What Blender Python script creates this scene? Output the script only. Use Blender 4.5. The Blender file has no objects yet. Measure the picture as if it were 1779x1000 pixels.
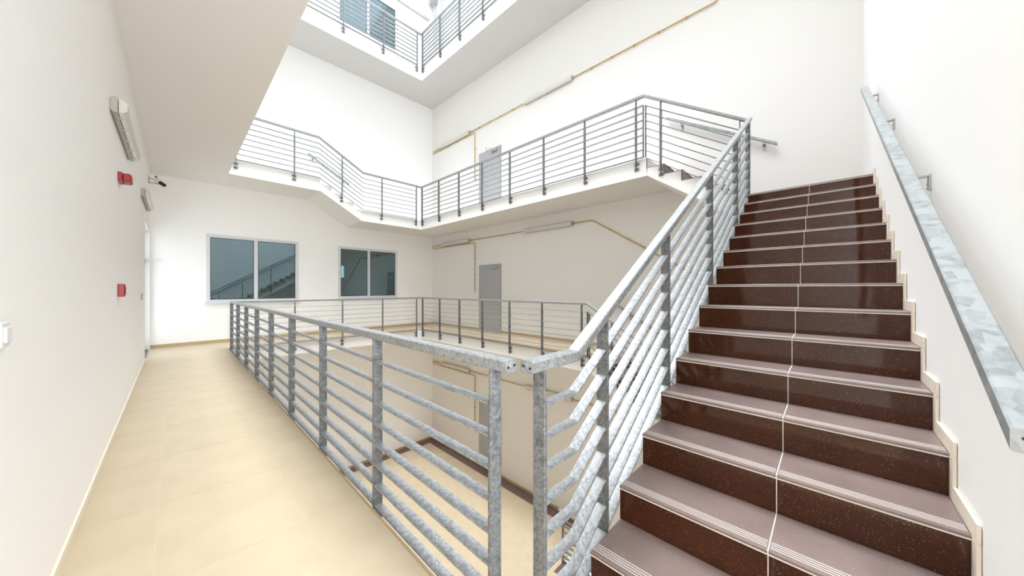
import bpy, bmesh, math, random
from mathutils import Vector
random.seed(7)
S = bpy.context.scene
C = S.collection
R = math.radians

# ------------------------------------------------------------------ camera
CAM_H = 1.338
cam_d = bpy.data.cameras.new('camera')
cam = bpy.data.objects.new('camera', cam_d)
C.objects.link(cam)
cam.location = (0, 0, CAM_H)
cam.rotation_euler = (R(90), 0, -R(45.879))
cam_d.sensor_fit = 'HORIZONTAL'
cam_d.sensor_width = 36.0
cam_d.lens = 36.0 * 567.85 / 1779.0
cam_d.shift_y = 1.7 / 1779.0
cam_d.clip_start = 0.02
cam_d.clip_end = 200
S.camera = cam

# ------------------------------------------------------------------ world, light, exposure
w = bpy.data.worlds.new('overcast_sky')
S.world = w
w.use_nodes = True
nt = w.node_tree
nt.nodes.clear()
bg = nt.nodes.new('ShaderNodeBackground')
bg.inputs['Color'].default_value = (0.91, 0.96, 1.0, 1)
bg.inputs['Strength'].default_value = 1.4
wo = nt.nodes.new('ShaderNodeOutputWorld')
nt.links.new(bg.outputs[0], wo.inputs[0])


def area(name, loc, rot, sx, sy, power, col=(1, 1, 1), spread=180):
    l = bpy.data.lights.new(name, 'AREA')
    l.shape = 'RECTANGLE'
    l.size, l.size_y = sx, sy
    l.energy = power
    l.color = col
    l.spread = R(spread)
    o = bpy.data.objects.new(name, l)
    C.objects.link(o)
    o.location = loc
    o.rotation_euler = rot
    return o


# daylight through the glazed roof over the well; two unseen fill lamps are added
area('roof_daylight', (3.3, 5.2, 12.75), (0, 0, 0), 5.0, 8.8, 505, (0.91, 0.96, 1.0), 84)
area('corridor_fill', (0.22, -3.0, 1.7), (R(90), 0, 0), 1.15, 3.0, 105, (0.90, 0.955, 1.0))  # added fill behind the camera, brightens the left wall
area('door_fill', (-0.60, 10.0, 1.35), (0, R(-90), 0), 2.4, 1.6, 4, (0.91, 0.96, 1.0))  # added fill behind the door leaf, brightens the back corner

S.view_settings.view_transform = 'Standard'
S.view_settings.look = 'None'
S.view_settings.exposure = 0.70
S.view_settings.gamma = 1.0
S.view_settings.use_curve_mapping = False
S.cycles.max_bounces = 14
S.cycles.diffuse_bounces = 10
S.cycles.glossy_bounces = 5
S.cycles.transparent_max_bounces = 12
S.cycles.caustics_reflective = False
S.cycles.caustics_refractive = False
S.cycles.use_denoising = True


# ------------------------------------------------------------------ materials
def mat(name, col, rough=0.6, metal=0.0, spec=0.5, noise=None, bump=None):
    """noise = (scale, colour2, low, high[, stretch]); bump = (scale, strength)"""
    m = bpy.data.materials.new(name)
    m.use_nodes = True
    n = m.node_tree.nodes
    b = n['Principled BSDF']
    b.inputs['Base Color'].default_value = (*col, 1)
    b.inputs['Roughness'].default_value = rough
    b.inputs['Metallic'].default_value = metal
    b.inputs['Specular IOR Level'].default_value = spec
    lk = m.node_tree.links
    tc = n.new('ShaderNodeTexCoord')
    if noise:
        t = n.new('ShaderNodeTexNoise')
        t.inputs['Scale'].default_value = noise[0]
        t.inputs['Detail'].default_value = 6
        t.inputs['Roughness'].default_value = 0.65
        lk.new(tc.outputs['Object'], t.inputs['Vector'])
        r = n.new('ShaderNodeValToRGB')
        r.color_ramp.elements[0].position = noise[2]
        r.color_ramp.elements[0].color = (*col, 1)
        r.color_ramp.elements[1].position = noise[3]
        r.color_ramp.elements[1].color = (*noise[1], 1)
        lk.new(t.outputs['Fac'], r.inputs['Fac'])
        lk.new(r.outputs['Color'], b.inputs['Base Color'])
    if bump:
        t2 = n.new('ShaderNodeTexNoise')
        t2.inputs['Scale'].default_value = bump[0]
        t2.inputs['Detail'].default_value = 4
        lk.new(tc.outputs['Object'], t2.inputs['Vector'])
        bp = n.new('ShaderNodeBump')
        bp.inputs['Strength'].default_value = bump[1]
        bp.inputs['Distance'].default_value = 0.004
        lk.new(t2.outputs['Fac'], bp.inputs['Height'])
        lk.new(bp.outputs['Normal'], b.inputs['Normal'])
    return m


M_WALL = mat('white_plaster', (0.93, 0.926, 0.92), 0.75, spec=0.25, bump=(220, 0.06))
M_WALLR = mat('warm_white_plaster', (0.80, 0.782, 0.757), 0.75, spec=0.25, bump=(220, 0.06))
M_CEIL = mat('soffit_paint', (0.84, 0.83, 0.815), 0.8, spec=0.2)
M_SOFF2 = mat('pale_soffit', (0.81, 0.798, 0.78), 0.8, spec=0.2)
M_SOFF = mat('grey_soffit', (0.62, 0.607, 0.59), 0.8, spec=0.2)
M_FLOOR = mat('cream_floor_tile', (0.52, 0.425, 0.295), 0.42, noise=(3.0, (0.58, 0.48, 0.35), 0.35, 0.7))
M_FLOORB = mat('cream_floor_tile_cross', (0.51, 0.415, 0.285), 0.42, noise=(3.5, (0.57, 0.47, 0.34), 0.3, 0.7))
M_GROUT = mat('pale_grout', (0.60, 0.51, 0.385), 0.8)
M_WGROUT = mat('white_grout', (0.82, 0.79, 0.75), 0.8)
M_EDGE = mat('floor_edge_trim', (0.42, 0.31, 0.18), 0.6)
M_SKIRT = mat('tan_skirting_tile', (0.50, 0.37, 0.21), 0.5)
M_CREAM = mat('cream_skirting_tile', (0.82, 0.74, 0.62), 0.5)
M_BORDER = mat('brown_border_tile', (0.12, 0.075, 0.065), 0.4, noise=(20, (0.17, 0.11, 0.10), 0.35, 0.7))
M_DOOR = mat('grey_door_paint', (0.40, 0.40, 0.41), 0.45)
M_FRAME = mat('window_frame_grey', (0.66, 0.68, 0.71), 0.4)
M_LAMP = mat('lamp_housing', (0.44, 0.415, 0.37), 0.45)
M_LENS = mat('lamp_diffuser', (0.66, 0.63, 0.58), 0.25)
M_COND = mat('brass_conduit', (0.52, 0.36, 0.11), 0.4, 0.1)
M_RED = mat('red_alarm_plastic', (0.33, 0.010, 0.013), 0.35)
M_WPLAS = mat('white_plastic', (0.80, 0.79, 0.77), 0.35)
M_BLACK = mat('black_plastic', (0.01, 0.01, 0.011), 0.4)
M_STEEL = mat('steel', (0.45, 0.46, 0.47), 0.35, 0.8)
M_DARK = mat('dark_teal_laminate', (0.03, 0.07, 0.08), 0.5)
M_ROOM = mat('office_wall', (0.55, 0.58, 0.58), 0.8)


def galv(name, dark, light, rough, cells=42, nsc=26, mixf=0.28):
    m = bpy.data.materials.new(name)
    m.use_nodes = True
    n = m.node_tree.nodes
    lk = m.node_tree.links
    b = n['Principled BSDF']
    b.inputs['Metallic'].default_value = 0.35
    tc = n.new('ShaderNodeTexCoord')
    v = n.new('ShaderNodeTexVoronoi')
    v.inputs['Scale'].default_value = cells
    v.inputs['Randomness'].default_value = 1
    ns = n.new('ShaderNodeTexNoise')
    ns.inputs['Scale'].default_value = nsc
    ns.inputs['Detail'].default_value = 8
    ns.inputs['Roughness'].default_value = 0.7
    ns.inputs['Distortion'].default_value = 1.2
    for q in (v, ns):
        lk.new(tc.outputs['Object'], q.inputs['Vector'])
    sp = n.new('ShaderNodeSeparateColor')
    lk.new(v.outputs['Color'], sp.inputs[0])
    mx = n.new('ShaderNodeMath')
    mx.operation = 'MULTIPLY_ADD'
    mx.inputs[1].default_value = mixf
    lk.new(sp.outputs[0], mx.inputs[0])
    lk.new(ns.outputs['Fac'], mx.inputs[2])
    r = n.new('ShaderNodeValToRGB')
    r.color_ramp.elements[0].position = 0.42
    r.color_ramp.elements[0].color = (*dark, 1)
    r.color_ramp.elements[1].position = 0.78
    r.color_ramp.elements[1].color = (*light, 1)
    lk.new(mx.outputs[0], r.inputs['Fac'])
    lk.new(r.outputs['Color'], b.inputs['Base Color'])
    mr = n.new('ShaderNodeMapRange')
    mr.inputs['To Min'].default_value = rough - 0.08
    mr.inputs['To Max'].default_value = rough + 0.12
    lk.new(ns.outputs['Fac'], mr.inputs['Value'])
    lk.new(mr.outputs[0], b.inputs['Roughness'])
    return m


M_GALV = galv('galvanised_steel', (0.105, 0.11, 0.113), (0.30, 0.312, 0.32), 0.44, 110, 34, 0.16)
M_GALVW = galv('galvanised_handrail', (0.20, 0.208, 0.214), (0.42, 0.434, 0.445), 0.42, 110, 36, 0.16)
M_RUNG = galv('galvanised_bar', (0.19, 0.198, 0.204), (0.44, 0.454, 0.466), 0.42, 130, 30, 0.14)  # lighter copy of the post steel, sky reflection put into its colour
M_SPANGLE = galv('galvanised_spangle', (0.25, 0.272, 0.282), (0.40, 0.428, 0.438), 0.36, 30, 14, 0.3)


def tile_mat(name, base, flecks, rough, spec):
    m = bpy.data.materials.new(name)
    m.use_nodes = True
    n = m.node_tree.nodes
    lk = m.node_tree.links
    b = n['Principled BSDF']
    b.inputs['Roughness'].default_value = rough
    b.inputs['Specular IOR Level'].default_value = spec
    tc = n.new('ShaderNodeTexCoord')
    gm = n.new('ShaderNodeNewGeometry')
    f = n.new('ShaderNodeTexNoise')
    f.inputs['Scale'].default_value = 170
    f.inputs['Detail'].default_value = 3
    f.inputs['Roughness'].default_value = 0.55
    g = n.new('ShaderNodeTexNoise')
    g.inputs['Scale'].default_value = 4
    g.inputs['Detail'].default_value = 3
    for q in (f, g):
        lk.new(gm.outputs['Position'], q.inputs['Vector'])
    r1 = n.new('ShaderNodeValToRGB')
    r1.color_ramp.elements[0].position = 0.35
    r1.color_ramp.elements[0].color = (base[0] * 0.85, base[1] * 0.85, base[2] * 0.85, 1)
    r1.color_ramp.elements[1].position = 0.7
    r1.color_ramp.elements[1].color = (base[0] * 1.15, base[1] * 1.12, base[2] * 1.1, 1)
    lk.new(g.outputs['Fac'], r1.inputs['Fac'])
    r2 = n.new('ShaderNodeValToRGB')
    r2.color_ramp.elements[0].position = 0.62
    r2.color_ramp.elements[0].color = (0, 0, 0, 1)
    r2.color_ramp.elements[1].position = 0.72
    r2.color_ramp.elements[1].color = (1, 1, 1, 1)
    lk.new(f.outputs['Fac'], r2.inputs['Fac'])
    mx = n.new('ShaderNodeMix')
    mx.data_type = 'RGBA'
    lk.new(r2.outputs['Color'], mx.inputs[0])
    lk.new(r1.outputs['Color'], mx.inputs[6])
    mx.inputs[7].default_value = (*flecks, 1)
    lk.new(mx.outputs[2], b.inputs['Base Color'])
    return m


M_RISER = tile_mat('polished_brown_tile', (0.060, 0.018, 0.0075), (0.29, 0.16, 0.09), 0.06, 0.34)
M_TREAD = tile_mat('brown_anti_slip_tile', (0.245, 0.182, 0.170), (0.40, 0.33, 0.31), 0.33, 0.75)
M_GRIP = mat('pale_grip_line', (0.62, 0.56, 0.52), 0.5)


def glass_mat(name, tint, refl):
    m = bpy.data.materials.new(name)
    m.use_nodes = True
    n = m.node_tree.nodes
    lk = m.node_tree.links
    n.clear()
    o = n.new('ShaderNodeOutputMaterial')
    t = n.new('ShaderNodeBsdfTransparent')
    t.inputs[0].default_value = (*tint, 1)
    g = n.new('ShaderNodeBsdfGlossy')
    g.inputs['Color'].default_value = (0.66, 0.85, 0.92, 1)
    g.inputs['Roughness'].default_value = 0.0
    lw = n.new('ShaderNodeLayerWeight')
    lw.inputs['Blend'].default_value = 0.5
    fr = n.new('ShaderNodeMath')
    fr.operation = 'POWER'
    fr.inputs[1].default_value = 4.0
    lk.new(lw.outputs['Facing'], fr.inputs[0])
    ad = n.new('ShaderNodeMath')
    ad.operation = 'ADD'
    ad.use_clamp = True
    ad.inputs[1].default_value = refl
    lk.new(fr.outputs[0], ad.inputs[0])
    mx = n.new('ShaderNodeMixShader')
    lk.new(ad.outputs[0], mx.inputs[0])
    lk.new(t.outputs[0], mx.inputs[1])
    lk.new(g.outputs[0], mx.inputs[2])
    lk.new(mx.outputs[0], o.inputs[0])
    return m


M_GLASS = glass_mat('tinted_window_glass', (0.46, 0.58, 0.62), 0.22)
M_CLEAR = glass_mat('clear_glass', (0.97, 0.985, 0.985), 0.02)

# ------------------------------------------------------------------ helpers
WO = {}          # world origin of every object made here
CACHE = {}


def link(o, parent, origin):
    origin = Vector(origin)
    C.objects.link(o)
    if parent is not None:
        o.parent = parent
        o.location = origin - WO[parent.name]
    else:
        o.location = origin
    WO[o.name] = origin
    return o


def tag(o, label=None, cat=None, group=None, kind=None):
    if label:
        o['label'] = label
    if cat:
        o['category'] = cat
    if group:
        o['group'] = group
    if kind:
        o['kind'] = kind
    return o


def empty(name, loc, label, cat=None, group=None, kind=None):
    o = bpy.data.objects.new(name, None)
    o.empty_display_size = 0.1
    link(o, None, loc)
    return tag(o, label, cat, group, kind)


def bm_box(bm, x0, x1, y0, y1, z0, z1, bev=0.0):
    b2 = bmesh.new()
    bmesh.ops.create_cube(b2, size=1)
    for v in b2.verts:
        v.co = Vector(((x0 + x1) / 2 + v.co.x * (x1 - x0), (y0 + y1) / 2 + v.co.y * (y1 - y0), (z0 + z1) / 2 + v.co.z * (z1 - z0)))
    if bev > 0:
        bmesh.ops.bevel(b2, geom=list(b2.edges), offset=bev, segments=1, affect='EDGES')
    me = bpy.data.meshes.new('tmp')
    b2.to_mesh(me)
    b2.free()
    bm.from_mesh(me)
    bpy.data.meshes.remove(me)


def bm_cyl(bm, p, q, r, seg=10):
    p, q = Vector(p), Vector(q)
    d = (q - p)
    L = d.length
    d.normalize()
    a = d.orthogonal().normalized()
    b = d.cross(a)
    A, B = [], []
    for i in range(seg):
        t = 2 * math.pi * i / seg
        o = a * math.cos(t) * r + b * math.sin(t) * r
        A.append(bm.verts.new(p + o))
        B.append(bm.verts.new(q + o))
    for i in range(seg):
        j = (i + 1) % seg
        bm.faces.new((A[i], A[j], B[j], B[i]))
    bm.faces.new(A[::-1])
    bm.faces.new(B)


def bm_tube(bm, pts, r, seg=8):
    """swept tube with mitred bends"""
    pts = [Vector(p) for p in pts]
    rings = []
    up = None
    for i, p in enumerate(pts):
        d0 = (p - pts[i - 1]).normalized() if i > 0 else None
        d1 = (pts[i + 1] - p).normalized() if i < len(pts) - 1 else None
        d = ((d0 or d1) + (d1 or d0)).normalized()
        if up is None:
            up = d.orthogonal().normalized()
        a = (up - d * up.dot(d)).normalized()
        b = d.cross(a)
        up = a
        k = 1.0
        if d0 is not None and d1 is not None:
            k = 1.0 / max(0.5, d.dot(d0))
        rings.append([bm.verts.new(p + (a * math.cos(2 * math.pi * j / seg) + b * math.sin(2 * math.pi * j / seg)) * r) for j in range(seg)])
    for A, B in zip(rings, rings[1:]):
        for i in range(seg):
            j = (i + 1) % seg
            bm.faces.new((A[i], A[j], B[j], B[i]))
    bm.faces.new(rings[0][::-1])
    bm.faces.new(rings[-1])


def bm_prism(bm, poly, axis, a0, a1):
    """poly: list of (u,v); axis 'y' -> (u=x, v=z); axis 'x' -> (u=y, v=z)"""
    def P(u, v, a):
        return (u, a, v) if axis == 'y' else ((a, u, v) if axis == 'x' else (u, v, a))
    A = [bm.verts.new(P(u, v, a0)) for u, v in poly]
    B = [bm.verts.new(P(u, v, a1)) for u, v in poly]
    n = len(poly)
    bm.faces.new(A)
    bm.faces.new(B[::-1])
    for i in range(n):
        j = (i + 1) % n
        bm.faces.new((A[j], A[i], B[i], B[j]))


def mk(name, bm, m, parent=None, origin=None, smooth=False):
    """bm in world coordinates -> object with its origin at `origin` (default: centre of its base)"""
    bmesh.ops.recalc_face_normals(bm, faces=list(bm.faces))
    if origin is None:
        xs = [v.co.x for v in bm.verts]
        ys = [v.co.y for v in bm.verts]
        zs = [v.co.z for v in bm.verts]
        origin = Vector(((min(xs) + max(xs)) / 2, (min(ys) + max(ys)) / 2, min(zs)))
    origin = Vector(origin)
    bmesh.ops.translate(bm, verts=list(bm.verts), vec=-origin)
    me = bpy.data.meshes.new(name)
    bm.to_mesh(me)
    bm.free()
    if smooth:
        for p in me.polygons:
            p.use_smooth = True
    for q in (m if isinstance(m, (list, tuple)) else [m]):
        me.materials.append(q)
    return link(bpy.data.objects.new(name, me), parent, origin)


def box(name, x0, x1, y0, y1, z0, z1, m, parent=None, bev=0.0):
    """a box object; alike boxes share one mesh"""
    k = (name, round(x1 - x0, 4), round(y1 - y0, 4), round(z1 - z0, 4), m.name, bev)
    o = Vector(((x0 + x1) / 2, (y0 + y1) / 2, z0))
    if k not in CACHE:
        bm = bmesh.new()
        dx, dy, dz = (x1 - x0) / 2, (y1 - y0) / 2, z1 - z0
        bm_box(bm, -dx, dx, -dy, dy, 0, dz, bev)
        bmesh.ops.recalc_face_normals(bm, faces=list(bm.faces))
        me = bpy.data.meshes.new(name)
        bm.to_mesh(me)
        bm.free()
        me.materials.append(m)
        CACHE[k] = me
    return link(bpy.data.objects.new(name, CACHE[k]), parent, o)


def struct(name, bm, m, label, parent=None):
    return tag(mk(name, bm, m, parent), label, None, None, 'structure')


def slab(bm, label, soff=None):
    """gallery slab: white face, underside faces in a greyer tone"""
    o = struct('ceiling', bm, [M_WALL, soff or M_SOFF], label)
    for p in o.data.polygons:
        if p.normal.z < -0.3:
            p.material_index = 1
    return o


def sbox(name, x0, x1, y0, y1, z0, z1, m, label):
    bm = bmesh.new()
    bm_box(bm, x0, x1, y0, y1, z0, z1)
    return struct(name, bm, m, label)


# ------------------------------------------------------------------ main dimensions (metres)
XL, XW = -0.39, 6.90           # left wall, right wall
XE, XR = 0.84, 5.69            # well edges: corridor slab, right gallery slab
YB, YG = 10.95, 9.68           # back wall, back gallery slab edge
YS, YF = -0.354, 0.762         # stair wall, open side of the stair flight
ZG, ZM = -4.37, 4.30           # ground floor, upper corridor floor
Z2, Z3 = 3.61, 8.65            # upper gallery floor, top floor
ZC = 3.93                      # corridor ceiling
ZT = 12.6                      # roof
RISE, RUN = 0.172, 0.28208
XT = 5.5246 - RUN              # nosing of the highest step
ZL = 15 * RISE                 # upper landing


# walls with openings: only real faces, openings get their reveals
def bm_wall(bm, axis, a_in, a_out, u0, u1, v0, v1, holes):
    us = sorted({u0, u1, *[h[0] for h in holes], *[h[1] for h in holes]})
    vs = sorted({v0, v1, *[h[2] for h in holes], *[h[3] for h in holes]})

    def hole(u, v):
        return any(h[0] < u < h[1] and h[2] < v < h[3] for h in holes)

    def P(u, v, a):
        return (u, a, v) if axis == 'y' else (a, u, v)

    def quad(*p):
        bm.faces.new([bm.verts.new(q) for q in p])
    for i in range(len(us) - 1):
        for j in range(len(vs) - 1):
            p, q, r, s = us[i], us[i + 1], vs[j], vs[j + 1]
            if hole((p + q) / 2, (r + s) / 2):
                continue
            for a in (a_in, a_out):
                quad(P(p, r, a), P(q, r, a), P(q, s, a), P(p, s, a))
    for h in list(holes) + [(u0, u1, v0, v1)]:
        quad(P(h[0], h[2], a_in), P(h[1], h[2], a_in), P(h[1], h[2], a_out), P(h[0], h[2], a_out))
        quad(P(h[0], h[3], a_in), P(h[1], h[3], a_in), P(h[1], h[3], a_out), P(h[0], h[3], a_out))
        quad(P(h[0], h[2], a_in), P(h[0], h[3], a_in), P(h[0], h[3], a_out), P(h[0], h[2], a_out))
        quad(P(h[1], h[2], a_in), P(h[1], h[3], a_in), P(h[1], h[3], a_out), P(h[1], h[2], a_out))
    bmesh.ops.remove_doubles(bm, verts=list(bm.verts), dist=1e-5)


WIN1 = (0.53, 2.47, 1.00, 2.69)
WIN2 = (3.53, 5.46, 1.04, 2.67)
WIN3 = (3.50, 5.46, Z3 + 1.0, 11.20)
bm = bmesh.new()
bm_wall(bm, 'y', YB, YB + 0.22, XL - 0.3, XW, ZG, ZT, [WIN1, WIN2, WIN3])
struct('wall_back', bm, M_WALL, 'white back wall with two dark windows above the gallery')
DOORL = (9.118, 10.90, 0.0, 2.66)
bm = bmesh.new()
bm_wall(bm, 'x', XL, XL - 0.22, -3.2, YB, ZG, ZT, [DOORL])
struct('wall_left', bm, M_WALL, 'white corridor wall on the left carrying the red alarm boxes')
WIN4 = (2.2, 10.44, Z3 + 0.9, 12.2)
bm = bmesh.new()
bm_wall(bm, 'x', XW, XW + 0.25, YS, YB + 0.22, ZG - 1.6, ZT, [WIN4])
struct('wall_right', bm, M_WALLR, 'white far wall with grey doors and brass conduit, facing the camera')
sbox('wall_stair', XE, XW + 0.25, YS - 0.2, YS, ZG, ZT, M_WALL, 'white wall beside the stairs carrying the wide handrail')
sbox('wall_corridor', XE, XE + 0.2, -3.2, YS - 0.2, ZG, ZT, M_WALL, 'white corridor wall behind the camera, past the stair wall end')


# ------------------------------------------------------------------ slabs and floors
def tiled(name, label, x0, x1, y0, y1, z, thick, xs, ys, joint=0.004, m=(M_FLOOR, M_FLOORB), body=M_WALL, tname='tile'):
    """a slab with its own tiles laid on top (tiles are pieces of the floor)"""
    bm = bmesh.new()
    bm_box(bm, x0, x1, y0, y1, z - thick, z - 0.012)
    o = struct(name, bm, body, label)
    bm = bmesh.new()
    bm_box(bm, x0, x1, y0, y1, z - 0.012, z - 0.0012)
    mk('grout_bed', bm, M_GROUT, o)
    ex = [x0] + [x for x in sorted(xs) if x0 + 0.02 < x < x1 - 0.02] + [x1]
    ey = [y0] + [y for y in sorted(ys) if y0 + 0.02 < y < y1 - 0.02] + [y1]
    for i in range(len(ex) - 1):
        for j in range(len(ey) - 1):
            a = joint / 2 if i else 0
            b = joint / 2 if i < len(ex) - 2 else 0
            c = joint / 2 if j else 0
            d = joint / 2 if j < len(ey) - 2 else 0
            box(tname, ex[i] + a, ex[i + 1] - b, ey[j] + c, ey[j + 1] - d, z - 0.0115, z, m[(i * 7 + j * 5) % 3 % 2], o)
    return o


tiled('floor', 'cream tiled corridor floor beside the long railing', XL - 0.1, XE, -3.2, YB, 0.0, 0.37,
      [-0.07, 0.53], [2.16 + 0.815 * k for k in range(-6, 11)])
tiled('floor', 'cream tiled gallery floor below the two windows', XE, XW, YG, YB, 0.0, 0.31,
      [XE + 0.6 * k for k in range(1, 10)], [YG + 0.66])
YD1 = 3.37                      # head of the steps going down from this floor's right gallery
tiled('floor', 'cream tiled gallery floor before the far grey door', XR, XW, YD1, YG, 0.0, 0.31,
      [XR + 0.6], [YG - 0.6 * k for k in range(1, 12)])
for a in ((XE - 0.012, XE + 0.003, -0.35, YG), (XE, XR, YG - 0.003, YG + 0.012), (XR - 0.003, XR + 0.012, YD1, YG)):
    sbox('trim_1', *a, -0.014, 0.001, M_EDGE, 'thin brown edge strip along the floor slab rim')

# ground floor: cream field with a dark border along the walls
gf = tiled('floor', 'cream tiled ground floor seen down through the railing', XL, XW - 0.32, 4.0, YB - 0.32, ZG, 0.3,
           [XE + 0.6 * k for k in range(-1, 10)], [4.0 + 0.6 * k for k in range(1, 12)])
bm = bmesh.new()
bm_box(bm, XW - 0.32, XW, 3.4, YB, ZG - 0.3, ZG - 0.012)
bm_box(bm, XL, XW - 0.32, YB - 0.32, YB, ZG - 0.3, ZG - 0.012)
bo = struct('floor', bm, M_GROUT, 'dark brown tile border along the ground floor walls')
y = 3.4
while y < YB - 0.05:
    y2 = min(y + 0.6, YB)
    box('tile', XW - 0.32, XW, y + 0.003, y2 - 0.003, ZG - 0.012, ZG, M_BORDER, bo)
    y = y2
x = XL
while x < XW - 0.34:
    x2 = min(x + 0.6, XW - 0.325)
    box('tile', x + 0.003, x2 - 0.003, YB - 0.32, YB, ZG - 0.012, ZG, M_BORDER, bo)
    x = x2
tiled('floor', 'cream tiled ground floor beside the lower stair opening', XL, XR - 0.36, -3.2, 4.0, ZG, 0.3,
      [XE + 0.6 * k for k in range(-1, 10)], [4.0 - 0.6 * k for k in range(1, 12)])
bm = bmesh.new()
bm_box(bm, XR - 0.36, XR, -0.3, 4.0, ZG - 0.3, ZG - 0.012)
bo = struct('floor', bm, M_GROUT, 'dark brown tile border along the lower stair opening')
y = 4.0
while y > 0:
    box('tile', XR - 0.355, XR, y - 0.597, y - 0.003, ZG - 0.012, ZG, M_BORDER, bo)
    y -= 0.6

# upper gallery slab: back run with four steps, right run
bm = bmesh.new()
poly = [(XE, ZC), (2.70, ZC), (3.76, 3.30), (XW, 3.30), (XW, Z2)]
xs0 = 2.68
st = [(3.52, Z2)]
for k in range(3):
    st += [(3.52 - 0.28 * k, Z2 + 0.1725 * (k + 1)), (3.52 - 0.28 * (k + 1), Z2 + 0.1725 * (k + 1))]
st += [(xs0, ZM), (XE, ZM)]
bm_prism(bm, poly + st, 'y', YG, YB)
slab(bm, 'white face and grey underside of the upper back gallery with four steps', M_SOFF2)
YD2 = 2.26
ug = []
bm = bmesh.new()
bm_box(bm, XR, XW, YD2, YG, 3.30, Z2)
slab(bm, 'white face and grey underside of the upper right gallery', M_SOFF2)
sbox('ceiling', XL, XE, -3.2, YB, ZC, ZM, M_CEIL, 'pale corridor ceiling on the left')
# top floor slabs and roof ring
bm = bmesh.new()
bm_box(bm, XL, XW, YG, YB, 8.23, Z3)
bm_box(bm, XR, XW, YS, YG, 8.23, Z3)
bm_box(bm, XL, XE, -3.2, YG, 8.23, Z3)
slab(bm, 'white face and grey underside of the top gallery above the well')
bm = bmesh.new()
bm_box(bm, XL - 0.2, XW + 0.2, YG + 0.2, YB + 0.2, ZT, ZT + 0.3)
bm_box(bm, XW - 1.0, XW + 0.2, YS - 0.2, YG + 0.2, ZT, ZT + 0.3)
bm_box(bm, XL - 0.2, XE, -3.2, YG + 0.2, ZT, ZT + 0.3)
struct('ceiling', bm, M_WALL, 'white roof ring around the open skylight')

# baseboards
sbox('baseboard_left', XL, XL + 0.010, -3.0, 9.10, 0.0, 0.05, M_CREAM, 'low cream skirting along the left corridor wall')
for z, nm in ((0.0, 'this floor'), (ZG, 'the ground floor')):
    sbox('baseboard_back', XL, XW, YB - 0.012, YB, z, z + 0.075, M_SKIRT, 'tan skirting along the back wall of ' + nm)
    bm = bmesh.new()
    y0 = YD1 if z == 0 else 3.4
    bm_box(bm, XW - 0.012, XW, y0, 7.14, z, z + 0.075)
    bm_box(bm, XW - 0.012, XW, 8.18, YB, z, z + 0.075)
    struct('baseboard_right', bm, M_SKIRT, 'tan skirting along the far door wall of ' + nm)


# ------------------------------------------------------------------ stairs
def flight_up(root, zb, nsteps, x_top, detail=True):
    """flight rising along +x between the stair wall and the open well side; top riser at x_top"""
    rise = RISE if zb == 0 else (zb + 0) * 0 + RISE_LOW
    yl, yr, ym = YF, YS + 0.012, 0.167
    T = 0.012
    xb = x_top - (nsteps - 1) * RUN
    # concrete body
    poly = [(xb + T, zb)]
    for k in range(nsteps):
        z = zb + (k + 1) * rise - T
        poly.append((xb + k * RUN + T, z))
        if k < nsteps - 1:
            poly.append((xb + (k + 1) * RUN + T, z))
    zt = zb + nsteps * rise
    poly += [(XW - 0.003, zt - T), (XW - 0.003, zt - 0.28), (x_top + 0.3, zt - 0.28), (xb + 0.42, zb)]
    bm = bmesh.new()
    bm_prism(bm, poly, 'y', YS + 0.003, yl - 0.004)
    mk('flight_body', bm, M_WALL, root)
    for k in range(nsteps):
        x = xb + k * RUN
        z0, z1 = zb + k * rise, zb + (k + 1) * rise
        xe = x + RUN + T if k < nsteps - 1 else XW - 0.003
        for a, b in ((ym + 0.002, yl), (yr, ym - 0.002)):
            box('riser_tile', x, x + T, a, b, z0 + 0.001, z1 - T - 0.005, M_RISER, root)
            t = box('tread_tile', x - 0.008, xe - 0.002, a, b, z1 - T, z1, M_TREAD, root, 0.0015)
            if detail:
                bm = bmesh.new()
                for g in range(4):
                    gx = x + 0.012 + 0.013 * g
                    bm_box(bm, gx, gx + 0.005, a + 0.004, b - 0.004, z1 - 0.001, z1 + 0.0012)
                s = mk('grip_strip', bm, M_GRIP, t)
                s['label'] = 'four pale anti-slip lines'
        if detail:
            box('nosing_trim', x - 0.006, x + T, yr, yl, z1 - T - 0.006, z1 - T, M_WGROUT, root)
            bm = bmesh.new()
            bm_box(bm, x + 0.0015, x + T, ym - 0.002, ym + 0.002, z0, z1 - T)
            bm_box(bm, x - 0.006, min(xe, x + RUN), ym - 0.002, ym + 0.002, z1 - T, z1 - 0.0005)
            mk('grout_line', bm, M_WGROUT, root)
            # stepped skirting against the wall
            h = 0.062
            box('skirting_tile', x - 0.055, (x + RUN - 0.058) if k < nsteps - 1 else x + 0.6, YS + 0.002, YS + 0.012, z1 + 0.001, z1 + h, M_CREAM, root, 0.001)
            box('skirting_tile', x - 0.055, x - 0.0005, YS + 0.002, YS + 0.012, z0 + 0.001, z1, M_CREAM, root, 0.001)


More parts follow.
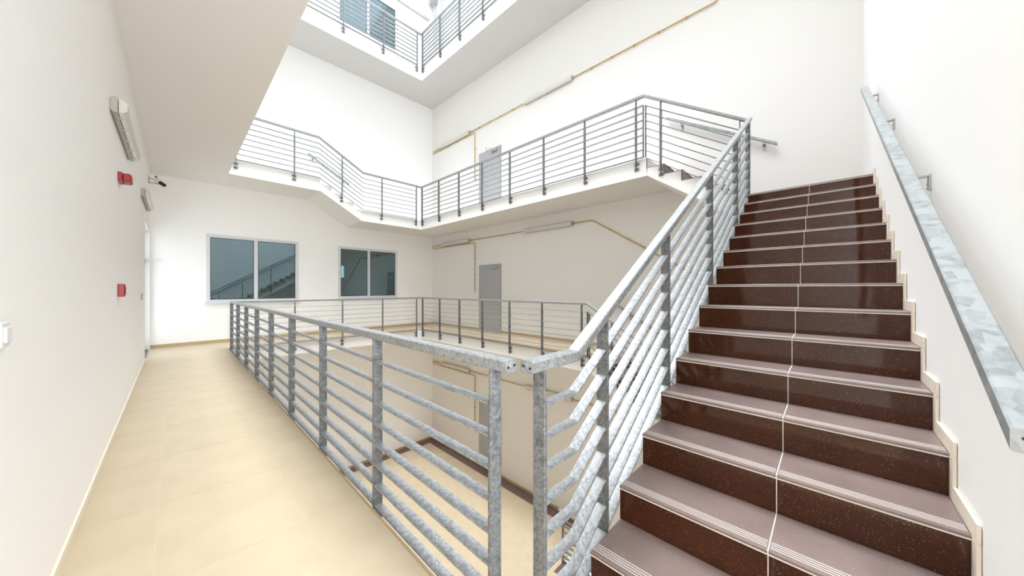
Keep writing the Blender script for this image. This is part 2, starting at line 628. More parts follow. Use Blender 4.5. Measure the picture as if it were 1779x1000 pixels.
def flight_side(root, z_bot, nsteps, rise, y_top, z_top, x0=XR, x1=XW - 0.003):
    """steps rising along +y from a landing up to the right gallery"""
    T = 0.012
    run = 0.28
    poly = []
    yb = y_top - (nsteps - 1) * run
    poly.append((yb - T + 2 * T, z_bot - 0.25))
    poly.append((yb + T, z_bot))
    for k in range(nsteps):
        z = z_bot + (k + 1) * rise - (T if k < nsteps - 1 else 0)
        poly.append((yb + k * run + T, z))
        if k < nsteps - 1:
            poly.append((yb + (k + 1) * run + T, z))
    poly += [(y_top + T - 0.014, z_top), (y_top + T - 0.014, z_top - 0.31)]
    bm = bmesh.new()
    bm_prism(bm, poly, 'x', x0, x1)
    mk('flight_body', bm, M_WALL, root)
    for k in range(nsteps):
        y = yb + k * run
        z0, z1 = z_bot + k * rise, z_bot + (k + 1) * rise
        xm = (x0 + x1) / 2
        for a, b in ((x0 + 0.004, xm - 0.002), (xm + 0.002, x1)):
            box('riser_tile', a, b, y, y + T, z0 + 0.001, z1 - T, M_RISER, root)
            if k < nsteps - 1:
                box('tread_tile', a, b, y - 0.008, y + run + T, z1 - T, z1, M_TREAD, root)


RISE_LOW = (10 * RISE - 4.37 * -1 - 2 * 10 * RISE) / 15  # ground floor to lower landing
ZLL = -10 * RISE
t = empty('staircase', (XT - 14 * RUN, 0.2, 0), 'brown tiled staircase climbing on the right beside the wide handrail', 'staircase')
flight_up(t, 0.0, 15, XT)
flight_side(t, ZL, 6, (Z2 - ZL) / 6, YD2, Z2)
box('landing_side', XR, XW - 0.003, YF - 0.006, 0.86, ZL - 0.27, ZL - 0.001, M_WALL, t)
t = empty('staircase', (XT - 14 * RUN, 0.2, ZG), 'lower staircase glimpsed through the sloping stair railing bars', 'staircase')
flight_up(t, ZG, 15, XT, False)
flight_side(t, ZLL, 10, RISE, YD1, 0.0)
t = empty('staircase', (6.2, 3.0, ZG - 1.0), 'basement steps below the ground floor border tiles', 'staircase')
flight_side(t, ZG - 6 * RISE, 6, RISE, 3.38, ZG)


# ------------------------------------------------------------------ railings
HR_TOP, HR_H, HR_W = 1.07, 0.046, 0.062
RUNG_Z = [0.89 - 0.128 * k for k in range(8)]


def clip_path(path, s0, s1):
    """the piece of a polyline [(s,z)...] (s rising) between s0 and s1"""
    def zat(s):
        for (a, za), (b, zb) in zip(path, path[1:]):
            if a - 1e-6 <= s <= b + 1e-6:
                return za + (zb - za) * (s - a) / (b - a)
        return path[0][1] if s < path[0][0] else path[-1][1]
    return [(s0, zat(s0))] + [(s, z) for s, z in path if s0 + 1e-4 < s < s1 - 1e-4] + [(s1, zat(s1))], zat


def sweep(axis, c, pts, wid, h, dz, cham):
    """rectangular bar along pts [(s,z)] in the vertical plane at c; its top is at z+dz"""
    hw = wid / 2
    prof = [(-hw, -h + cham), (-hw + cham, -h), (hw - cham, -h), (hw, -h + cham), (hw, -cham), (hw - cham, 0), (-hw + cham, 0), (-hw, -cham)]
    bm = bmesh.new()
    rings = []
    for s, z in pts:
        ring = []
        for u, v in prof:
            co = (s, c + u, z + dz + v) if axis == 'x' else (c + u, s, z + dz + v)
            ring.append(bm.verts.new(co))
        rings.append(ring)
    for A, B in zip(rings, rings[1:]):
        for i in range(8):
            j = (i + 1) % 8
            bm.faces.new((A[i], A[j], B[j], B[i]))
    bm.faces.new(rings[0])
    bm.faces.new(rings[-1][::-1])
    return bm


SW = {}


def swept(name, axis, c, pts, wid, h, dz, cham, m, parent):
    s0, z0 = pts[0]
    rel = tuple((round(s - s0, 3), round(z - z0, 3)) for s, z in pts)
    k = (name, axis, rel, wid, h, m.name)
    org = Vector((s0, c, z0 + dz)) if axis == 'x' else Vector((c, s0, z0 + dz))
    if k not in SW:
        bm = sweep(axis, 0.0, list(rel), wid, h, 0.0, cham)
        bmesh.ops.recalc_face_normals(bm, faces=list(bm.faces))
        me = bpy.data.meshes.new(name)
        bm.to_mesh(me)
        bm.free()
        me.materials.append(m)
        SW[k] = me
    return link(bpy.data.objects.new(name, SW[k]), parent, org)


def railing(label, axis, c, path, posts, breaks=(), face=None, ends=(True, True), group=None, hr=None, holes=(), hr_ext=(0, 0), base=True):
    """railing in the plane axis-'s', other coordinate c. path: floor line [(s,z)] (s rising).
    face: coordinate of the slab face the brackets sit on. breaks: places where the bars stop and start again."""
    s0, s1 = path[0][0], path[-1][0]
    root = empty('railing', ((s0 + s1) / 2, c, path[0][1]) if axis == 'x' else (c, (s0 + s1) / 2, path[0][1]), label, 'railing', group)
    full, zat = clip_path(path, s0, s1)
    hp = hr or path
    hpts = [(hp[0][0] - hr_ext[0], hp[0][1])] + list(hp[1:-1]) + [(hp[-1][0] + hr_ext[1], hp[-1][1])]
    h = swept('handrail', axis, c, hpts, HR_W, HR_H, HR_TOP, 0.005, M_GALVW, root)
    for (s, dirn) in holes:
        z = zat(s) + HR_TOP
        for u, dz in ((-0.016, -0.027), (0.017, -0.022)):
            bm = bmesh.new()
            if axis == 'x':
                bm_cyl(bm, (s, c + u, z + dz), (s + dirn * 0.002, c + u, z + dz), 0.0052, 12)
            else:
                bm_cyl(bm, (c + u, s, z + dz), (c + u, s + dirn * 0.002, z + dz), 0.0052, 12)
            mk('drain_hole', bm, M_BLACK, h)
    PW, PT = 0.058, 0.012
    for s in posts:
        z = zat(s)
        zb, zt = z - 0.22, z + HR_TOP - HR_H + 0.002
        if axis == 'x':
            p = box('post', s - PT / 2, s + PT / 2, c - PW / 2, c + PW / 2, zb, zt, M_GALV, root, 0.0015)
        else:
            p = box('post', c - PW / 2, c + PW / 2, s - PT / 2, s + PT / 2, zb, zt, M_GALV, root, 0.0015)
        if face is not None and base:
            bm = bmesh.new()
            d = 1 if face > c else -1
            f0, f1 = face - d * 0.010, face
            if axis == 'x':
                bm_box(bm, s - 0.045, s + 0.045, min(f0, f1), max(f0, f1), zb + 0.01, zb + 0.06)
                bm_box(bm, s - 0.045, s + 0.045, min(f0, f1), max(f0, f1), zb + 0.10, zb + 0.15)
                for q in (zb + 0.035, zb + 0.125):
                    for e in (-0.03, 0.03):
                        bm_cyl(bm, (s + e, f0, q), (s + e, f0 - d * 0.012, q), 0.009, 6)
            else:
                bm_box(bm, min(f0, f1), max(f0, f1), s - 0.045, s + 0.045, zb + 0.01, zb + 0.06)
                bm_box(bm, min(f0, f1), max(f0, f1), s - 0.045, s + 0.045, zb + 0.10, zb + 0.15)
                for q in (zb + 0.035, zb + 0.125):
                    for e in (-0.03, 0.03):
                        bm_cyl(bm, (f0, s + e, q), (f0 - d * 0.012, s + e, q), 0.009, 6)
            mk('bracket', bm, M_RUNG, p)
    # bays
    cuts = sorted(list(posts))
    marks = []
    if not ends[0]:
        cuts = cuts
    nodes = [(s, PT / 2) for s in cuts]
    for b in breaks:
        nodes += [(b, 0.018)]
    if ends[0]:
        nodes.append((s0, 0.0))
    if ends[1]:
        nodes.append((s1, 0.0))
    nodes = sorted(nodes)
    EP = 0.006
    for (a, ga), (b, gb) in zip(nodes, nodes[1:]):
        p, q = a + ga, b - gb
        if q - p < 0.05:
            continue
        for e in (p + EP / 2, q - EP / 2):
            z = zat(e)
            if axis == 'x':
                box('end_plate', e - EP / 2, e + EP / 2, c - 0.027, c + 0.027, z - 0.012, z + RUNG_Z[0] + 0.004, M_GALV, root)
            else:
                box('end_plate', c - 0.027, c + 0.027, e - EP / 2, e + EP / 2, z - 0.012, z + RUNG_Z[0] + 0.004, M_GALV, root)
        pts, _ = clip_path(path, p + EP, q - EP)
        for rz in RUNG_Z:
            swept('rung', axis, c, pts, 0.050, 0.009, rz, 0.0012, M_RUNG, root)
    return root


CX, CY, SX = 0.885, 9.635, 5.65     # rail planes: corridor, back gallery, right gallery
SY = 0.81                            # rail plane of the stair flight
# this floor
railing('long galvanised railing beside the cream corridor floor', 'y', CX, [(0.862, 0), (CY, 0)],
        [9.62 - 1.0835 * k for k in range(9)], face=XE, ends=(False, False), holes=[(0.862, -1)])
railing('galvanised railing in front of the two dark windows', 'x', CY, [(CX + 0.031, 0), (SX - 0.031, 0)],
        [0.98, 2.10, 3.22, 4.35, 5.48], face=YG, ends=(False, False))
sl = 0.607
railing('galvanised railing before the far grey door, stepping down to the lower stairs', 'y', SX,
        [(0.81, -(3.41 - 0.81) * sl), (3.41, 0), (CY + 0.031, 0)],
        [9.56, 8.57, 7.57, 6.575, 5.565, 4.555, 3.545, 2.9, 1.95, 0.89], breaks=(3.39,), face=XR, ends=(False, False))
# stair flight railing: floor line is the line the rungs follow
railing('galvanised stair railing climbing in front of the brown steps', 'x', SY,
        [(0.915, 0.0), (1.225, 0.0), (SX + 0.031, 0.0 + (SX + 0.031 - 1.225) * 0.606)],
        [0.99, 1.485, 2.36, 3.52, 4.70, 5.54], face=YF, ends=(False, False), holes=[(0.915, -1)])
# upper gallery
zc = 0.0 + (SX - 1.225) * 0.606
railing('upper galvanised railing above the well, crossing in front of the upper grey door', 'y', SX,
        [(SY + 0.031, zc), (2.30, Z2 + 0.02), (CY + 0.031, Z2 + 0.02)],
        [9.60, 8.62, 7.60, 6.59, 5.555, 4.51, 3.475, 2.44, 2.02, 0.92], breaks=(2.29,), face=XR, ends=(False, False))
railing('upper galvanised railing on the back gallery, bent down over four steps', 'x', CY,
        [(0.86, ZM - 0.02), (2.64, ZM - 0.02), (3.78, Z2 + 0.02), (SX - 0.031, Z2 + 0.02)],
        [0.96, 2.09, 3.21, 4.33, 5.47], face=YG, ends=(False, False))
# top gallery
railing('top floor galvanised railing below the top window', 'x', CY, [(0.9, Z3), (SX - 0.031, Z3)],
        [1.0, 2.12, 3.25, 4.38, 5.50], face=YG, ends=(False, False))
railing('top floor galvanised railing below the bright glazing', 'y', SX, [(2.4, Z3), (CY + 0.031, Z3)],
        [9.57, 8.56, 7.57, 6.56, 5.55, 4.54, 3.53, 2.52], face=XR, ends=(False, False))
# ground floor railing at the basement steps
railing('small galvanised railing down on the ground floor by the dark border tiles', 'y', SX,
        [(1.4, ZG - (3.41 - 1.4) * sl), (3.41, ZG), (4.10, ZG)], [4.0, 3.0, 2.0], face=XR, ends=(False, False))

# wall handrails
def wall_handrail(label, axis, c, wall, p, q, brackets, wid=0.065, h=0.045, holes=False):
    root = empty('wall_handrail', (p[0], c, p[1]) if axis == 'x' else (c, p[0], p[1]), label, 'handrail')
    r = swept('rail', axis, c, [p, q], wid, h, 0, 0.004, M_SPANGLE, root)
    d = 1 if wall > c else -1
    for s in brackets:
        z = p[1] + (q[1] - p[1]) * (s - p[0]) / (q[0] - p[0])
        bm = bmesh.new()
        if axis == 'x':
            a, b = wall - d * 0.008, wall
            bm_box(bm, s - 0.014, s + 0.014, min(a, b), max(a, b), z - 0.15, z - 0.075)
            bm_box(bm, s - 0.016, s + 0.016, min(c, a), max(c, a), z - 0.085, z - 0.077)
            bm_box(bm, s - 0.016, s + 0.016, c - 0.004, c + 0.004, z - 0.080, z - h * 0.85)
            for e in (-0.14, -0.12):
                bm_cyl(bm, (s, a, z + e), (s, a - d * 0.005, z + e), 0.006, 8)
        else:
            a, b = wall - d * 0.008, wall
            bm_box(bm, min(a, b), max(a, b), s - 0.02, s + 0.02, z - 0.17, z - 0.06)
            bm_box(bm, min(c, a), max(c, a), s - 0.016, s + 0.016, z - 0.085, z - 0.077)
            bm_box(bm, c - 0.004, c + 0.004, s - 0.016, s + 0.016, z - 0.080, z - h * 0.85)
            for e in (-0.14, -0.12):
                bm_cyl(bm, (a, s, z + e), (a - d * 0.008, s, z + e), 0.007, 8)
        mk('bracket', bm, M_STEEL, root)
    return root


def hz(x):
    return 1.410 + 0.599 * (x - 1.62)


wr = wall_handrail('wide galvanised handrail on the white wall right of the brown steps', 'x', -0.2655, YS,
                   (1.075, hz(1.075)), (5.05, hz(5.05)), [2.55, 3.75, 4.85], 0.051)
for u in (-0.018, 0.0):
    bm = bmesh.new()
    bm_cyl(bm, (1.075, -0.255 + u * 0.4, hz(1.075) - 0.018 + u * 0.7), (1.073, -0.255 + u * 0.4, hz(1.075) - 0.018 + u * 0.7), 0.003, 8)
    mk('drain_hole', bm, M_BLACK, wr)
wall_handrail('short galvanised handrail on the far wall above the stair head', 'y', XW - 0.075, XW,
              (0.60, 3.72), (2.31, 4.75), [0.78, 2.05], 0.055)
wall_handrail('short galvanised handrail on the back wall above the four upper steps', 'y' if False else 'x', YB - 0.07, YB,
              (2.70, 5.30), (3.83, 4.66), [2.82, 3.66], 0.05)
wall_handrail('lower galvanised handrail on the far wall, behind the stair railing bars', 'y', XW - 0.075, XW,
              (0.60, -0.69), (3.38, 1.01), [0.9, 2.1, 3.1], 0.055)


# ------------------------------------------------------------------ windows
def window(name, label, x0, x1, z0, z1, panes, yin, glass, sill=True):
    root = empty(name, ((x0 + x1) / 2, yin, z0), label, None, None, 'structure')
    f = 0.075
    y0, y1 = yin - 0.012, yin + 0.055
    bm = bmesh.new()
    bm_box(bm, x0, x1, y0, y1, z1 - f, z1, 0.003)
    bm_box(bm, x0, x1, y0, y1, z0, z0 + f, 0.003)
    bm_box(bm, x0, x0 + f, y0, y1, z0 + f, z1 - f, 0.003)
    bm_box(bm, x1 - f, x1, y0, y1, z0 + f, z1 - f, 0.003)
    mk('window_frame', bm, M_FRAME, root)
    mull = 0.085
    for a, b in zip(panes, panes[1:]):
        pa = a if a == panes[0] else a + mull / 2
        pb = b if b == panes[-1] else b - mull / 2
        pa = pa + f if a == panes[0] else pa
        pb = pb - f if b == panes[-1] else pb
        bm = bmesh.new()
        g = 0.012
        yy0, yy1 = yin + 0.004, yin + 0.03
        bm_box(bm, pa, pb, yy0, yy1, z1 - f - g, z1 - f)
        bm_box(bm, pa, pb, yy0, yy1, z0 + f, z0 + f + g)
        bm_box(bm, pa, pa + g, yy0, yy1, z0 + f + g, z1 - f - g)
        bm_box(bm, pb - g, pb, yy0, yy1, z0 + f + g, z1 - f - g)
        mk('gasket', bm, M_BLACK, root)
        bm = bmesh.new()
        bm_box(bm, pa + 0.008, pb - 0.008, yin + 0.012, yin + 0.018, z0 + f + 0.008, z1 - f - 0.008)
        mk('pane', bm, glass, root)
    for a in panes[1:-1]:
        box('mullion', a - mull / 2, a + mull / 2, y0, y1, z0 + f, z1 - f, M_FRAME, root, 0.003)
    if sill:
        box('window_sill', x0 - 0.03, x1 + 0.03, yin - 0.06, yin, z0 - 0.03, z0 + 0.004, M_FRAME, root, 0.003)
    return root


window('window_1', 'dark teal window left on the back wall, reflecting the stairs', *WIN1[:2], *WIN1[2:], [WIN1[0], 1.50, WIN1[1]], YB, M_GLASS)
window('window_2', 'dark teal window right of the other, nearer the room corner', *WIN2[:2], *WIN2[2:], [WIN2[0], 4.47, WIN2[1]], YB, M_GLASS)
window('window_3', 'top floor window behind the top railing', *WIN3[:2], *WIN3[2:], [WIN3[0], 4.45, WIN3[1]], YB, M_GLASS)
# glazed wall of the top floor
root = empty('window_4', (XW, 6.3, WIN4[2]), 'bright glazing on the top floor behind the right railing', None, None, 'structure')
bm = bmesh.new()
x0, x1 = XW + 0.02, XW + 0.08
bm_box(bm, x0, x1, WIN4[0], WIN4[1], WIN4[2], WIN4[2] + 0.06)
bm_box(bm, x0, x1, WIN4[0], WIN4[1], WIN4[3] - 0.06, WIN4[3])
bm_box(bm, x0, x1, WIN4[0], WIN4[0] + 0.06, WIN4[2] + 0.06, WIN4[3] - 0.06)
bm_box(bm, x0, x1, WIN4[1] - 0.06, WIN4[1], WIN4[2] + 0.06, WIN4[3] - 0.06)
mk('window_frame', bm, M_FRAME, root)
for yy in (9.40, 7.6, 5.8, 4.0):
    box('mullion', x0, x1, yy - 0.05, yy + 0.05, WIN4[2] + 0.06, WIN4[3] - 0.06, M_FRAME, root)
ys_ = [WIN4[0] + 0.06, 4.0, 5.8, 7.6, 9.40, WIN4[1] - 0.06]
for a, b in zip(ys_, ys_[1:]):
    e0 = a + (0.05 if a != ys_[0] else 0)
    e1 = b - (0.05 if b != ys_[-1] else 0)
    box('transom', x0, x1, e0, e1, 11.36, 11.44, M_FRAME, root)
    box('pane', x0 + 0.025, x0 + 0.033, e0, e1, WIN4[2] + 0.06, 11.36, M_CLEAR, root)
    box('pane', x0 + 0.025, x0 + 0.033, e0, e1, 11.44, WIN4[3] - 0.06, M_CLEAR, root)

# dim rooms behind the windows
for (xa, xb, za, zb, hole, nm) in ((0.0, 3.0, 0.0, 3.3, None, 'left window'), (3.05, XW + 0.5, 0.0, 2.75, (4.53, 4.95, 1.82, 2.31), 'right window'),
                                   (2.6, XW + 0.2, Z3, ZT, None, 'top window')):
    ya, yb = YB + 0.22, 14.6
    bm = bmesh.new()
    bm_wall(bm, 'y', yb, yb + 0.1, xa, xb, za, zb, [hole] if hole else [])
    struct('wall_room', bm, M_ROOM, 'dim rear office wall seen through the %s glass' % nm)
    sbox('wall_room', xa - 0.02, xa, ya, yb, za, zb, M_ROOM, 'dim left office wall behind the %s' % nm)
    sbox('wall_room', xb, xb + 0.02, ya, yb, za, zb, M_ROOM, 'dim right office wall behind the %s' % nm)
    sbox('floor', xa, xb, ya, yb + 0.1, za - 0.1, za, M_ROOM, 'dim office floor behind the %s' % nm)
    sbox('ceiling', xa, xb, ya, yb + 0.1, zb, zb + 0.1, M_ROOM, 'dim office ceiling behind the %s' % nm)
bm = bmesh.new()
bm_tube(bm, [(5.02, 12.6, 2.74), (4.86, 12.6, 2.5), (4.66, 12.6, 2.15), (4.53, 12.6, 1.85), (4.46, 12.6, 1.5), (4.38, 12.6, 1.2), (4.2, 12.6, 0.95)], 0.014)
tag(mk('cable', bm, M_BLACK), 'dark loose cable hanging behind the right hand window glass', 'cable')
for xx, yy in ((5.3, 14.0), (4.9, 12.5)):
    t_ = tag(box('ceiling_panel', xx - 0.35, xx + 0.35, yy - 0.12, yy + 0.12, 2.70, 2.748, M_WPLAS), 'white ceiling lamp inside the office, %s' % ('far one' if yy > 13 else 'near one'), 'lamp')


t_ = empty('cabinet', (6.75, 14.3, 0), 'dark cabinet standing deep in the office behind the right window', 'cabinet')
box('carcass', 6.50, 7.02, 14.05, 14.55, 0.0, 1.80, M_DARK, t_, 0.004)
box('cabinet_top', 6.30, 7.04, 14.03, 14.57, 1.80, 1.83, M_DARK, t_, 0.002)
for a in (6.51, 6.765):
    box('cabinet_door', a, a + 0.245, 14.035, 14.05, 0.06, 1.78, M_DARK, t_, 0.002)

# ------------------------------------------------------------------ doors on the far wall
def grey_door(name, label, z):
    root = empty(name, (XW, 7.66, z), label, None, None, 'structure')
    y0, y1, h = 7.17, 8.15, 2.08
    bm = bmesh.new()
    bm_box(bm, XW - 0.014, XW, y0 - 0.03, y0, z, z + h + 0.03)
    bm_box(bm, XW - 0.014, XW, y1, y1 + 0.03, z, z + h + 0.03)
    bm_box(bm, XW - 0.014, XW, y0, y1, z + h, z + h + 0.03)
    mk('door_frame', bm, M_DOOR, root)
    bm = bmesh.new()
    bm_box(bm, XW - 0.03, XW, y0 + 0.004, y1 - 0.004, z + 0.008, z + h - 0.004, 0.003)
    mk('door_leaf', bm, M_DOOR, root)
    bm = bmesh.new()
    bm_box(bm, XW - 0.085, XW - 0.03, y0 + 0.10, y0 + 0.36, z + h - 0.105, z + h - 0.035, 0.006)
    cl = mk('door_closer', bm, M_STEEL, root)
    bm = bmesh.new()
    bm_tube(bm, [(XW - 0.06, y0 + 0.27, z + h - 0.03), (XW - 0.25, y0 + 0.42, z + h - 0.015), (XW - 0.02, y0 + 0.62, z + h + 0.015)], 0.009)
    mk('closer_arm', bm, M_STEEL, cl)
    bm = bmesh.new()
    bm_cyl(bm, (XW - 0.03, y1 - 0.07, z + 1.05), (XW - 0.075, y1 - 0.07, z + 1.05), 0.012, 10)
    bm_box(bm, XW - 0.085, XW - 0.068, y1 - 0.18, y1 - 0.055, z + 1.04, z + 1.06, 0.004)
    bm_box(bm, XW - 0.036, XW - 0.03, y1 - 0.10, y1 - 0.04, z + 0.94, z + 1.14, 0.002)
    mk('door_handle', bm, M_STEEL, root)
    for q in (0.22, 1.04, 1.86):
        bm = bmesh.new()
        bm_cyl(bm, (XW - 0.034, y0 - 0.004, z + q - 0.05), (XW - 0.034, y0 - 0.004, z + q + 0.05), 0.009, 8)
        mk('hinge', bm, M_STEEL, root)
    return root


grey_door('door_1', 'grey steel door in the far wall on this floor', 0.0)
grey_door('door_2', 'grey steel door behind the upper gallery railing', Z2)
grey_door('door_3', 'grey steel door down on the ground floor', ZG)

# door in the left wall next to the back corner, leaf set back in its opening
root = empty('door_4', (XL, 10.0, 0), 'pale door with added glass in the left wall by the back corner, seen edge on', None, None, 'structure')
bm = bmesh.new()
bm_box(bm, XL - 0.20, XL - 0.005, DOORL[1] - 0.03, DOORL[1], 0, DOORL[3])
bm_box(bm, XL - 0.20, XL - 0.005, DOORL[0], DOORL[0] + 0.03, 0, DOORL[3])
bm_box(bm, XL - 0.20, XL - 0.005, DOORL[0] + 0.03, DOORL[1] - 0.03, DOORL[3] - 0.03, DOORL[3])
mk('door_frame', bm, M_WPLAS, root)
bm = bmesh.new()
da, db, dz = DOORL[0] + 0.03, DOORL[1] - 0.03, DOORL[3] - 0.03
for a, b in ((da, da + 0.07), (db - 0.07, db)):
    bm_box(bm, XL - 0.17, XL - 0.13, a, b, 0.008, dz, 0.002)
for a, b in ((0.008, 0.12), (dz - 0.08, dz)):
    bm_box(bm, XL - 0.17, XL - 0.13, da + 0.07, db - 0.07, a, b, 0.002)
leaf = mk('door_leaf', bm, M_WPLAS, root)
box('pane', XL - 0.154, XL - 0.146, da + 0.06, db - 0.06, 0.11, dz - 0.07, M_CLEAR, leaf)  # glass added so the fill lamp behind the leaf shines through
for q in (0.16, 1.45, 1.72):
    bm = bmesh.new()
    bm_box(bm, XL - 0.125, XL - 0.095, DOORL[1] - 0.045, DOORL[1] - 0.03, q - 0.07, q + 0.09, 0.003)
    mk('hinge', bm, M_STEEL, root)
bm = bmesh.new()
bm_box(bm, XL - 0.128, XL - 0.06, DOORL[1] - 0.30, DOORL[1] - 0.10, 1.90, 1.98, 0.005)
cl = mk('door_closer', bm, M_STEEL, root)
bm = bmesh.new()
bm_tube(bm, [(XL - 0.10, DOORL[1] - 0.2, 1.985), (XL + 0.20, DOORL[1] - 0.32, 1.985)], 0.010)
mk('closer_arm', bm, M_STEEL, cl)
bm = bmesh.new()
bm_tube(bm, [(XL - 0.13, DOORL[0] + 1.45, 1.02), (XL - 0.06, DOORL[0] + 1.45, 1.02), (XL - 0.06, DOORL[0] + 1.32, 1.02)], 0.010)
mk('door_handle', bm, M_STEEL, root)


# ------------------------------------------------------------------ batten lamps
def batten(label, axis, wall, out, s0, s1, z, group=None, depth=0.10, h=0.13, mb=M_LAMP, ml=M_LENS):
    """sealed fluorescent batten along axis on a wall; out = +1/-1 direction away from the wall"""
    root = empty('batten_lamp', ((s0 + s1) / 2, wall, z - h / 2) if axis == 'x' else (wall, (s0 + s1) / 2, z - h / 2), label, 'lamp', group)
    zb, zt = z - h / 2, z + h / 2
    d = out

    def prism(bm, prof, a, b):
        # prof: (out distance, z)
        A, B = [], []
        for o_, zz in prof:
            A.append(bm.verts.new((a, wall + d * o_, zz) if axis == 'x' else (wall + d * o_, a, zz)))
            B.append(bm.verts.new((b, wall + d * o_, zz) if axis == 'x' else (wall + d * o_, b, zz)))
        n = len(prof)
        bm.faces.new(A)
        bm.faces.new(B[::-1])
        for i in range(n):
            j = (i + 1) % n
            bm.faces.new((A[i], A[j], B[j], B[i]))
    bm = bmesh.new()
    prism(bm, [(0.002, zb + 0.02), (0.015, zb + 0.004), (depth * 0.45, zb), (depth * 0.45, zt), (0.015, zt - 0.004), (0.002, zt - 0.02)], s0, s1)
    mk('lamp_base', bm, mb, root)
    bm = bmesh.new()
    e = 0.006
    prism(bm, [(depth * 0.45 + 0.004, zb + e), (depth * 0.78, zb + 0.012), (depth, zb + 0.035), (depth, zt - 0.035), (depth * 0.78, zt - 0.012), (depth * 0.45 + 0.004, zt - e)], s0 + 0.012, s1 - 0.012)
    mk('diffuser', bm, ml, root)
    n = 5
    for k in range(n):
        s = s0 + 0.14 + (s1 - s0 - 0.28) * k / (n - 1)
        for zz in (zb, zt):
            a, b = (zz - 0.005, zz + 0.004) if zz == zb else (zz - 0.004, zz + 0.005)
            o0, o1 = sorted((wall + d * depth * 0.28, wall + d * depth * 0.68))
            if axis == 'x':
                box('clip', s - 0.014, s + 0.014, o0, o1, a, b, M_STEEL, root)
            else:
                box('clip', o0, o1, s - 0.014, s + 0.014, a, b, M_STEEL, root)
    return root


batten('sealed batten lamp on the left wall above the red siren, nearest', 'y', XL, 1, 4.42, 6.0, 2.93)
batten('sealed batten lamp on the left wall above the pale door', 'y', XL, 1, 8.10, 9.62, 2.93)
for z, fl in ((0.0, 'on this floor of the far wall'), (Z2, 'above the upper gallery on the far wall'), (ZG, 'low on the ground floor far wall')):
    lz = z + 2.965
    batten('long sealed batten lamp %s, nearer the room corner' % fl, 'y', XW, -1, 8.63, 10.22, lz)
    batten('long sealed batten lamp %s, right of the door' % fl, 'y', XW, -1, 4.57, 6.14, lz)
batten('cream batten lamp high on the top floor wall beside the top window', 'x', YB, -1, 5.0, 6.72, 11.56, h=0.10)


# ------------------------------------------------------------------ conduits with clips on the far wall
def conduit(name, label, runs, clip_every=0.6, r=0.013):
    root = empty(name, (XW, 7.0, min(p[1] for q in runs for p in q)), label, 'conduit')
    for pts in runs:
        P = [(XW - 0.03, a, b) for a, b in pts]
        # round the corners a little
        Q = [P[0]]
        for i in range(1, len(P) - 1):
            a, b, c = Vector(P[i - 1]), Vector(P[i]), Vector(P[i + 1])
            k = 0.05
            Q += [tuple(b + (a - b).normalized() * k), tuple(b + ((a - b).normalized() + (c - b).normalized()) * k * 0.3), tuple(b + (c - b).normalized() * k)]
        Q.append(P[-1])
        bm = bmesh.new()
        bm_tube(bm, Q, r)
        mk('pipe', bm, M_COND, root, smooth=True)
        for p, q in zip(P, P[1:]):
            p, q = Vector(p), Vector(q)
            L = (q - p).length
            n = int(L / clip_every)
            for i in range(1, n + 1):
                c = p + (q - p) * (i / (n + 1))
                box('clip', XW - 0.044, XW, c.y - 0.017, c.y + 0.017, c.z - 0.017, c.z + 0.017, M_COND, root)
    return root


for z, nm in ((0.0, 'this floor'), (Z2, 'the upper gallery'), (ZG, 'the ground floor')):
    lz = z + 2.965
    runs = [[(10.22, lz), (10.86, lz), (10.86, lz - 0.10), (8.37, lz - 0.10), (8.37, z + 1.28)], [(8.63, lz), (6.14, lz)]]
    if z == 0.0:
        runs.append([(4.57, lz), (4.02, lz), (0.9, lz - 1.92)])
    elif z == Z2:
        runs[0] = [(10.22, lz), (10.88, lz)]
        runs.append([(10.88, lz - 0.08), (8.37, lz - 0.08), (8.37, z + 1.28)])
        runs.append([(4.57, lz), (1.46, lz), (1.46, 9.9 - 1.7)])
    else:
        runs.append([(4.57, lz), (2.6, lz)])
    conduit('conduit', 'brass coloured conduit on the far wall of %s, joining its lamps' % nm, runs)
    s_ = empty('light_switch', (XW, 8.37, z + 1.19), 'small white switch at the foot of the conduit on %s' % nm, 'switch')
    box('back_box', XW - 0.04, XW, 8.33, 8.41, z + 1.19, z + 1.275, M_WPLAS, s_, 0.004)
    box('rocker', XW - 0.046, XW - 0.04, 8.345, 8.395, z + 1.205, z + 1.26, M_WPLAS, s_, 0.002)

# ------------------------------------------------------------------ small wall fittings on the left wall
s_ = empty('alarm_siren', (XL, 5.1, 2.36), 'red alarm siren box high on the left wall', 'alarm')
box('back_plate', XL, XL + 0.03, 4.975, 5.175, 2.40, 2.485, M_RED, s_, 0.004)
bm = bmesh.new()
bm_box(bm, XL + 0.03, XL + 0.085, 4.985, 5.165, 2.402, 2.48, 0.008)
for k in range(3):
    bm_box(bm, XL + 0.085, XL + 0.089, 5.0 + 0.05 * k, 5.03 + 0.05 * k, 2.41, 2.47, 0.001)
mk('sounder', bm, M_RED, s_)
s_ = empty('call_point', (XL, 5.0, 1.25), 'red fire call point at switch height on the left wall', 'alarm')
box('housing', XL, XL + 0.045, 4.975, 5.085, 1.262, 1.388, M_RED, s_, 0.005)
box('press_plate', XL + 0.045, XL + 0.049, 4.995, 5.065, 1.285, 1.365, M_RED, s_, 0.002)
s_ = empty('light_switch', (XL, 8.2, 1.17), 'cream double switch on the left wall beside the pale door', 'switch')
box('switch_plate', XL, XL + 0.022, 8.08, 8.36, 1.165, 1.265, M_LAMP, s_, 0.004)
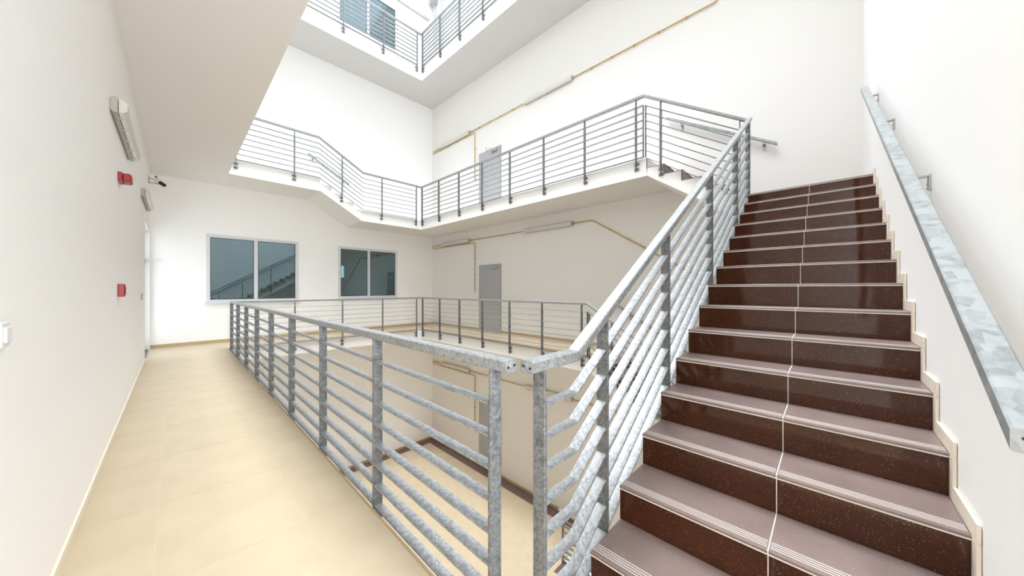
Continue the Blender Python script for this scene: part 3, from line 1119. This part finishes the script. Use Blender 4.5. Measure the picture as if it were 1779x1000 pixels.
for k in range(2):
    box('rocker', XL + 0.022, XL + 0.028, 8.10 + 0.13 * k, 8.21 + 0.13 * k, 1.18, 1.25, M_WPLAS, s_, 0.002)
s_ = empty('light_switch', (XL, 1.9, 1.15), 'white switch cut by the left edge of the picture', 'switch')
box('switch_plate', XL, XL + 0.012, 1.862, 1.942, 1.150, 1.232, M_WPLAS, s_, 0.004)
box('rocker', XL + 0.012, XL + 0.018, 1.877, 1.927, 1.166, 1.216, M_WPLAS, s_, 0.002)

s_ = empty('security_camera', (XL, 10.4, 3.6), 'small security camera with a black front under the corridor ceiling', 'camera')
bm = bmesh.new()
bm_box(bm, XL, XL + 0.012, 10.30, 10.40, 3.58, 3.72, 0.003)
bm_tube(bm, [(XL + 0.01, 10.35, 3.69), (XL + 0.12, 10.3, 3.66)], 0.007)
bm_tube(bm, [(XL + 0.01, 10.35, 3.60), (XL + 0.16, 10.3, 3.58)], 0.009)
mk('mount', bm, M_STEEL, s_)
bm = bmesh.new()
bm_cyl(bm, (XL + 0.10, 10.33, 3.68), (XL + 0.17, 10.26, 3.61), 0.042, 14)
b_ = mk('body', bm, M_WPLAS, s_)
bm = bmesh.new()
bm_cyl(bm, (XL + 0.17, 10.26, 3.61), (XL + 0.235, 10.2, 3.55), 0.036, 14)
mk('lens_hood', bm, M_BLACK, s_)
bm = bmesh.new()
bm_tube(bm, [(XL + 0.13, 10.32, 3.70), (XL + 0.10, 10.34, 3.75)], 0.012)
mk('antenna', bm, M_BLACK, s_)

# floodlight and its pipe in the top corner
s_ = empty('floodlight', (XW - 0.1, 10.7, 11.6), 'grey floodlight at the top of a pole in the upper corner', 'lamp')
bm = bmesh.new()
bm_tube(bm, [(XW - 0.05, 10.72, Z3), (XW - 0.05, 10.72, 12.1)], 0.025)
mk('pole', bm, M_FRAME, s_)
bm = bmesh.new()
bm_box(bm, XW - 0.18, XW - 0.01, 10.60, 10.87, 12.08, 12.3, 0.02)
mk('lamp_head', bm, M_DOOR, s_)
